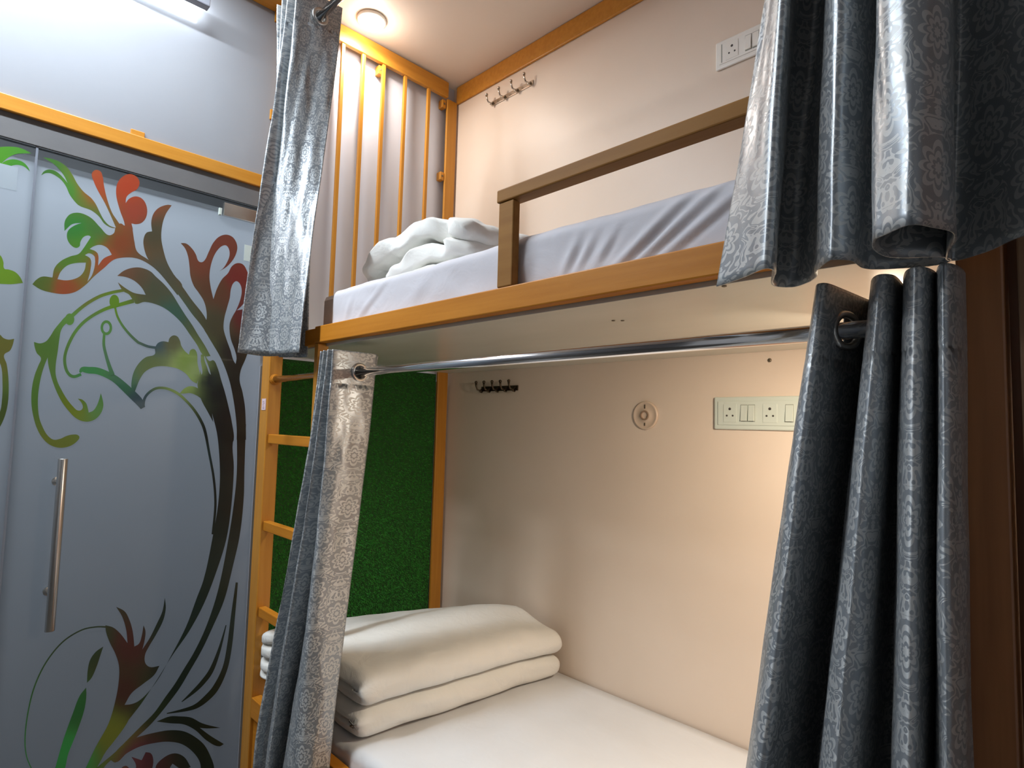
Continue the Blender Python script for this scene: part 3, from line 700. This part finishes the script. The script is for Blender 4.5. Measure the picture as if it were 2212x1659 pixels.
stroke(z3([(1245,795,30),(1240,920,34),(1268,1050,36),(1308,1180,44),(1345,1280,55)]))
bc = z3([(1365,410)])[0]; ell(bc[0], bc[1], 10.5, 14.5)
stroke(z3([(1375,480,24),(1400,580,26),(1460,690,28),(1550,800,30),(1640,885,32)]) + z4([(250,680,27),(330,712,27),(410,725,27)]))
stroke(z4([(278,1330,34),(292,1250,28),(330,1190,26),(400,1142,26),(470,1132,26),(550,1147,26),(640,1192,28),(720,1262,26),(800,1352,28),(870,1462,30),(915,1575,30)]) + c2([(872,340,10),(892,450,10),(899,560,10),(888,680,10)]))
# lower growth
stroke(z7([(1062,20,20),(1030,300,36),(1000,560,44),(960,760,46),(880,930,55),(790,1030,52),(700,1095,40),(590,1128,26),(450,1155,8)]))
stroke(z7([(968,390,8),(910,600,26),(840,780,40),(760,890,40),(680,970,30),(580,1055,6)]))
poly(z7([(360,1225),(480,1180),(560,1180),(660,1190),(760,1240),(920,1280),(800,1285),(740,1280),(820,1340),(950,1420),(910,1440),(800,1390),(700,1300),(600,1250),(480,1240)]))
poly(z7([(-40,1560),(0,1490),(100,1400),(230,1350),(350,1320),(480,1300),(600,1310),(700,1360),(780,1430),(830,1520),(860,1600),(870,1680),(750,1680),(740,1580),(680,1490),(580,1420),(460,1400),(350,1410),(220,1440),(100,1500),(0,1580)]))
poly(z7([(140,1530),(230,1560),(265,1490),(310,1500),(332,1560),(310,1680),(170,1680),(180,1600)]))
poly(z7([(350,1630),(420,1540),(520,1500),(600,1530),(660,1620),(590,1640),(500,1590),(430,1680),(380,1680)]))
poly(z7([(30,1680),(60,1620),(100,1610),(130,1660),(130,1690)]))
poly(z7([(5,230),(80,270),(120,340),(150,440),(165,575),(205,550),(230,480),(245,390),(262,440),(255,520),(235,600),(300,500),(360,380),(410,270),(432,150),(440,240),(420,340),(350,480),(290,580),(258,650),(262,720),(300,752),(385,742),(340,820),(240,900),(140,980),(80,1080),(170,1085),(100,1240),(0,1380),(-80,1480),(-200,1650),(-270,1650),(-170,1440),(-60,1240),(0,1040),(28,880),(30,740),(0,640),(-50,540),(-85,440),(-88,390),(-20,410),(40,460),(105,545),(95,440),(60,320)]))
poly(z6([(745,575),(680,620),(630,690),(610,770),(602,890),(640,850),(690,740),(720,650)]))
poly(z6([(595,930),(540,1000),(480,1150),(400,1370),(310,1680),(375,1680),(440,1500),(520,1300),(580,1120),(597,1000)]))
stroke(z6([(765,405,14),(680,405,12),(560,430,12),(420,510,12),(310,620,12),(210,770,12),(130,960,12),(80,1180,11),(60,1380,10),(75,1530,9),(125,1650,9)]))
# pieces on the fixed pane
poly(z1([(-120,150),(0,130),(120,125),(220,135),(300,165),(375,205),(280,205),(200,210),(120,240),(50,290),(10,330),(-120,420)]), 'd2')
poly(z1([(-120,460),(0,340),(60,295),(140,275),(220,285),(290,320),(340,380),(355,420),(300,370),(240,345),(160,345),(80,380),(0,430),(-120,560)]), 'd2')
poly(z3([(-150,190),(0,200),(130,205),(275,190),(240,120),(180,60),(100,30),(50,20),(40,-60),(0,-140),(-150,-200)]), 'd2')
poly(z3([(-150,700),(0,800),(40,840),(100,860),(170,850),(150,930),(120,990),(50,1040),(80,1150),(100,1300),(105,1460)]) + z5([(95,950),(60,1100),(0,1230),(-80,1330),(-100,1200),(0,1050),(25,900),(30,700),(10,500),(-60,380)]), 'd2')

from mathutils.geometry import delaunay_2d_cdt
def winding(poly, pts):
    """non-zero winding test of points against a closed polygon"""
    P = np.asarray(poly, float); Q = np.roll(P, -1, 0); x = pts[:, 0][:, None]; y = pts[:, 1][:, None]
    up = (P[:,1] <= y) & (Q[:,1] > y); dn = (P[:,1] > y) & (Q[:,1] <= y)
    side = (Q[:,0]-P[:,0])*(y-P[:,1]) - (x-P[:,0])*(Q[:,1]-P[:,1])
    return (((up & (side > 0)).sum(1) - (dn & (side < 0)).sum(1)) != 0)
def build_art(key, parent, name, ymin, ymax):
    bmA = bmesh.new(); cl = bmA.verts.layers.float_color.new('Col')
    items = []
    for pts, hole in ART[key]:
        q = []
        for (u, v) in pts:
            p = at(0, u, v, 0.0); c = (min(max(p[1], ymin), ymax), max(p[2], .02))
            if not q or (c[0]-q[-1][0])**2 + (c[1]-q[-1][1])**2 > .0007**2: q.append(c)
        items.append((np.array(q), hole))
    x = -.0012
    for i, (out, hole) in enumerate(items):
        if hole: continue
        x += .00006
        lo, hi = out.min(0), out.max(0)
        hs = [h for h, f_ in items[i+1:i+4] if f_ and (h.min(0) < hi).all() and (h.max(0) > lo).all()]
        g = np.array([(a, b) for a in np.arange(lo[0], hi[0], .02) for b in np.arange(lo[1], hi[1], .02)]).reshape(-1, 2)
        if len(g): g = g[winding(out, g)]
        vs = []; ed = []
        for lp in [out] + hs:
            n0 = len(vs); vs += [Vector(p) for p in lp]; ed += [(n0+k, n0+(k+1) % len(lp)) for k in range(len(lp))]
        vs += [Vector(p) for p in g]
        V, E_, Fc, *_ = delaunay_2d_cdt(vs, ed, [], 0, 1e-6)
        V = np.array([tuple(v) for v in V]); cen = np.array([V[list(f_)].mean(0) for f_ in Fc])
        keep = winding(out, cen)
        for h in hs: keep &= ~winding(h, cen)
        mp = {}
        for f_, k in zip(Fc, keep):
            if not k: continue
            q = []
            for j in f_:
                if j not in mp:
                    co = Vector((x, V[j][0], V[j][1])); nv = bmA.verts.new(co); mp[j] = nv
                    qq = M @ (np.array(co) - CAM); c = art_col(qq[0]/qq[2]*F+CX, qq[1]/qq[2]*F+CY)
                    nv[cl] = (c[0], c[1], c[2], 1)
                q.append(mp[j])
            nrm = (q[1].co-q[0].co).cross(q[2].co-q[0].co)
            if nrm.x < 0: q.reverse()
            bmA.faces.new(q)
    me = bpy.data.meshes.new(name); bmA.to_mesh(me); bmA.free(); me.materials.append(m_art)
    o = bpy.data.objects.new(name, me); COL.objects.link(o); o.parent = parent
    return o
build_art('d1', d1, 'flower_print', YS+.006, -.010)
build_art('d2', d2, 'flower_print', -2.0, YS-.006)

# door fittings
def pull(y):
    h = MB().tube([(.055, y, .672), (.055, y, 1.168)], .0125, 18).build('pull_handle', m_steel, d1, .001, smooth=False)
    for p in h.data.polygons: p.use_smooth = len(p.vertices) == 4
    for z in (1.098, .775):
        MB().tube([(-.0012, y-.004, z), (.006, y-.004, z), (.007, y-.003, z), (.050, y, z)], [.013, .013, .007, .007], 14).build('standoff', m_steel, h, smooth=False)
pull(-.588)
pt = MB().box(-.0012, .014, -.172, -.006, 2.030, 2.078).build('patch_fitting', m_steel, d1, .002)
MB().box(-.0012, .010, -.186, -.177, 2.030, 2.055).build('clip', m_plastic, d1, .001)
MB().box(-.0012, -.0004, -.088, -.046, 1.885, 1.945).build('sticker', mat('pale_mint_sticker', (0.60,0.70,0.68), rough=.6), d1)
s2 = MB(); pa = at(0,40,368,0); pb = at(0,37,418,0)
s2.box(-.0012, -.0004, pa[1]-.085, pa[1]-.001, pb[2], pa[2]); 
s2.build('sticker', noisy('clear_sticker', (0.34,0.39,0.43), (0.36,0.41,0.45), (4,4,4), rough=.3), d2)

# ------------------------------------------------------------------ wall fittings on the back wall
def hooks(label, x0, x1, z, m, n=5, up=True):
    root = thing('hook_rail', label, 'hook rail')
    MB().box(x0+.02, x1, W-.005, W-.0004, z-.011, z+.011).build('back_plate', m, root, .002)
    for i in range(n):
        x = x0+.032 + (x1-x0-.045)*i/(n-1)
        h = MB().tube([(x, W-.005, z+.002), (x-.001, W-.020, z-.008), (x-.003, W-.036, z-.004), (x-.005, W-.042, z+.012), (x-.006, W-.042, z+.024)], [.0042,.004,.0038,.0042,.0055], 10)
        h.tube([(x+.001, W-.005, z-.004), (x+.002, W-.014, z-.016), (x+.002, W-.024, z-.014), (x+.002, W-.027, z-.006)], [.0038,.0036,.0036,.0042], 10)
        h.lathe((x-.006, W-.042, z+.022), (0,0,1), [(.004,0),(.0068,.004),(.0068,.008),(.003,.012)], 12)
        h.build('hook', m, root, smooth=True)
    return root
hooks('silver coat hook rail on the upper bunk wall under the ceiling trim', .235, .520, 2.800, m_hook, 4)
hooks('dark coat hook rail on the lower bunk wall under the platform', .222, .475, 1.462, m_hook2, 5)

def plate(label, x0, x1, z0, z1, mp, items, slots=()):
    root = thing('switch_plate', label, 'switch plate')
    MB().box(x0, x1, W-.010, W-.0004, z0, z1).build('cover_frame', mp, root, .005, 3)
    ins = .014; zc = (z0+z1)/2
    MB().box(x0+ins, x1-ins, W-.0125, W-.010, z0+ins, z1-ins).build('inner_plate', mp, root, .001)
    fy = W-.0125
    for kind, x in items:
        if kind == 'socket':
            s = MB().box(x-.021, x+.021, fy-.0012, fy, zc-.028, zc+.028).build('socket', mp, root, .001)
            hb = MB()
            hb.lathe((x, fy-.0010, zc+.013), (0,-1,0), [(.0042,0),(.0042,.0006)], 14)
            hb.lathe((x-.0095, fy-.0010, zc-.008), (0,-1,0), [(.0030,0),(.0030,.0006)], 14)
            hb.lathe((x+.0095, fy-.0010, zc-.008), (0,-1,0), [(.0030,0),(.0030,.0006)], 14)
            hb.build('pin_hole', m_hole, s)
        elif kind == 'blank':
            MB().box(x-.010, x+.010, fy-.001, fy, zc-.027, zc+.027).build('blank_insert', mp, root, .001)
        else:
            w = .0095 if kind == 'switch' else .0105
            MB().box(x-w-.001, x+w+.001, fy-.0006, fy, zc-.026, zc+.026).build('switch_well', m_seam, root)
            s = MB()
            s.add([(x-w,fy-.0006,zc-.024),(x+w,fy-.0006,zc-.024),(x+w,fy-.0006,zc+.024),(x-w,fy-.0006,zc+.024),(x-w,fy-.0062,zc-.024),(x+w,fy-.0075,zc-.024),(x+w,fy-.0022,zc+.024),(x-w,fy-.0018,zc+.024)],
                  [(0,1,2,3),(4,5,6,7),(0,1,5,4),(1,2,6,5),(2,3,7,6),(3,0,4,7)])
            s.build('rocker_switch', mp, root, .0008)
    for x in slots:
        MB().box(x-.0015, x+.0015, fy-.0005, fy, z0+ins+.004, z1-ins-.001).build('slot', m_seam, root)
    return root
plate('white switch and socket plate on the upper bunk wall beside the curtain', 1.360, 1.575, 2.492, 2.588, m_plastic_u, [('socket', 1.418), ('switch', 1.472), ('switch', 1.496), ('socket', 1.54)], slots=(1.383,))
plate('mint white switch plate with two sockets on the lower bunk wall', 1.357, 1.632, 1.306, 1.408, m_plastic, [('socket', 1.411), ('switch', 1.456), ('switch', 1.479), ('socket', 1.534), ('wide', 1.590)])

rc_ = thing('round_cover', 'round beige cover plate with a raised centre ring on the lower bunk wall', 'wall cover')
MB().lathe((1.101, W-.0004, 1.348), (0,-1,0), [(.050,0),(.050,.003),(.048,.006),(.045,.0072),(.043,.006),(.020,.0065),(.018,.009),(.016,.0065),(.002,.0065)], 40).build('disc', m_cover, rc_, smooth=True)
MB().torus((1.101, W-.0085, 1.348), (0,1,0), .0145, .0032).build('centre_ring', mat('brown_ring', (0.30,0.20,0.13), rough=.5), rc_, smooth=True)
for z0, z1 in ((1.372, 1.386), (1.312, 1.322)): MB().box(1.099, 1.103, W-.0085, W-.006, z0, z1).build('screw_slot', m_screw, rc_)

# ------------------------------------------------------------------ lamps
_p = at(2, 802, 62, ZC-.025); LX, LY = _p[0], _p[1]
def led(label, x, y, z, r):
    root = thing('ceiling_lamp', label, 'lamp')
    MB().lathe((x, y, z), (0,0,-1), [(r,0),(r,.010),(r*.9,.014)], 32).build('lamp_rim', m_plastic_u, root, smooth=True)
    MB().lathe((x, y, z), (0,0,-1), [(r*.88,.0135),(r*.8,.024),(r*.55,.032),(r*.2,.036)], 32).build('lamp_lens', m_led_warm, root, smooth=True)
    return root
led('round glowing warm lamp on the ceiling behind the upper left curtain', LX, LY, ZC-.001, .06)
led('round warm lamp under the upper bunk platform behind the right curtain', 1.965, .36, 1.5435, .04)

def area(name, loc, rot, sx, sy, power, col, shape='RECTANGLE', spread=None):
    ld = bpy.data.lights.new(name, 'AREA'); ld.shape = shape; ld.size = sx
    if shape in ('RECTANGLE', 'ELLIPSE'): ld.size_y = sy
    ld.energy = power; ld.color = col
    o = bpy.data.objects.new(name, ld); COL.objects.link(o); o.location = loc; o.rotation_euler = rot
    return o
WARM = (1.0, .93, .86); COOL = (.80, .90, 1.0)
area('upper_lamp_light', (LX, LY, ZC-.042), (0,0,0), .09, .09, 5.4, WARM, 'DISK')
pl = bpy.data.lights.new('upper_lamp_bulb', 'POINT'); pl.energy = 1.5; pl.color = WARM; pl.shadow_soft_size = .045
po = bpy.data.objects.new('upper_lamp_bulb', pl); COL.objects.link(po); po.location = (LX, LY, ZC-.095)
area('lower_lamp_light', (1.965, .36, 1.5435-.042), (math.radians(8),math.radians(16),0), .07, .07, 10.2, (1.0,.875,.70), 'DISK')

# wall batten over the door (seen at the top left) and the aisle tube on the ceiling
bt = thing('batten_light', 'grey batten lamp high on the white wall panel above the glass door', 'lamp')
MB().box(.050, .085, -1.25, -.280, 2.722, 2.775).build('lamp_housing', m_housing, bt, .004)
MB().box(.043, .050, -1.24, -.285, 2.724, 2.760).build('lamp_tube', m_led_batten, bt, .002)
for y in (-.45, -1.1): MB().box(.0, .0495, y-.012, y+.012, 2.769, 2.774).build('lamp_bracket', m_housing, bt)
tl = thing('tube_light', 'cool white tube lamp on the aisle ceiling in front of the bunks', 'lamp')
MB().box(.36, .42, -1.55, -.35, ZC-.03, ZC-.001).build('lamp_housing', m_plastic, tl, .003)
MB().tube([(.39, -1.53, ZC-.045), (.39, -.37, ZC-.045)], .013, 14).build('lamp_tube', m_led_cool, tl, smooth=True)
area('tube_light_glow', (.39, -.95, ZC-.062), (0,0,0), .04, 1.14, 37, COOL)
fill_root = thing('fill_panel', 'added square cool white fill lamp, out of view on the aisle ceiling', 'lamp')  # added fill lamp out of view, made broad to soften shadows in the bunk
MB().box(.06, .50, -2.20, -1.56, ZC-.02, ZC-.001).build('fill_frame', m_plastic, fill_root, .003)
MB().box(.08, .48, -2.18, -1.58, ZC-.0225, ZC-.02).build('fill_diffuser', mat('lit_fill_diffuser', (1,1,1), emis=(.9,.95,1.0), estr=6), fill_root)
area('fill_panel_glow', (.28, -1.88, ZC-.03), (0,0,0), .40, .60, 32, (.90,.95,1.0))
area('corridor_light', (-.42, -.9, ZC-.05), (0,0,0), .3, 1.7, 43, (.84,.92,1.0))

GROUPS = {'curtain': 'damask curtains on the bunk', 'curtain_rod': 'chrome curtain rods', 'hook_rail': 'coat hook rails on the bunk wall', 'switch_plate': 'switch plates on the bunk wall', 'mattress': 'bunk mattresses', 'folded_duvet': 'folded white duvets', 'ceiling_lamp': 'round bunk lamps'}
for o in SC.objects:
    k = o.name.split('.')[0]
    if o.parent is None and k in GROUPS: o['group'] = GROUPS[k]
w = bpy.data.worlds.new('world'); SC.world = w; w.use_nodes = True
w.node_tree.nodes['Background'].inputs[0].default_value = (.5,.55,.6,1); w.node_tree.nodes['Background'].inputs[1].default_value = .05
SC.view_settings.view_transform = 'Standard'; SC.view_settings.look = 'None'
SC.view_settings.gamma = 1.0; SC.view_settings.exposure = 0.0; SC.view_settings.use_curve_mapping = False
SC.cycles.max_bounces = 8; SC.cycles.sample_clamp_indirect = 6
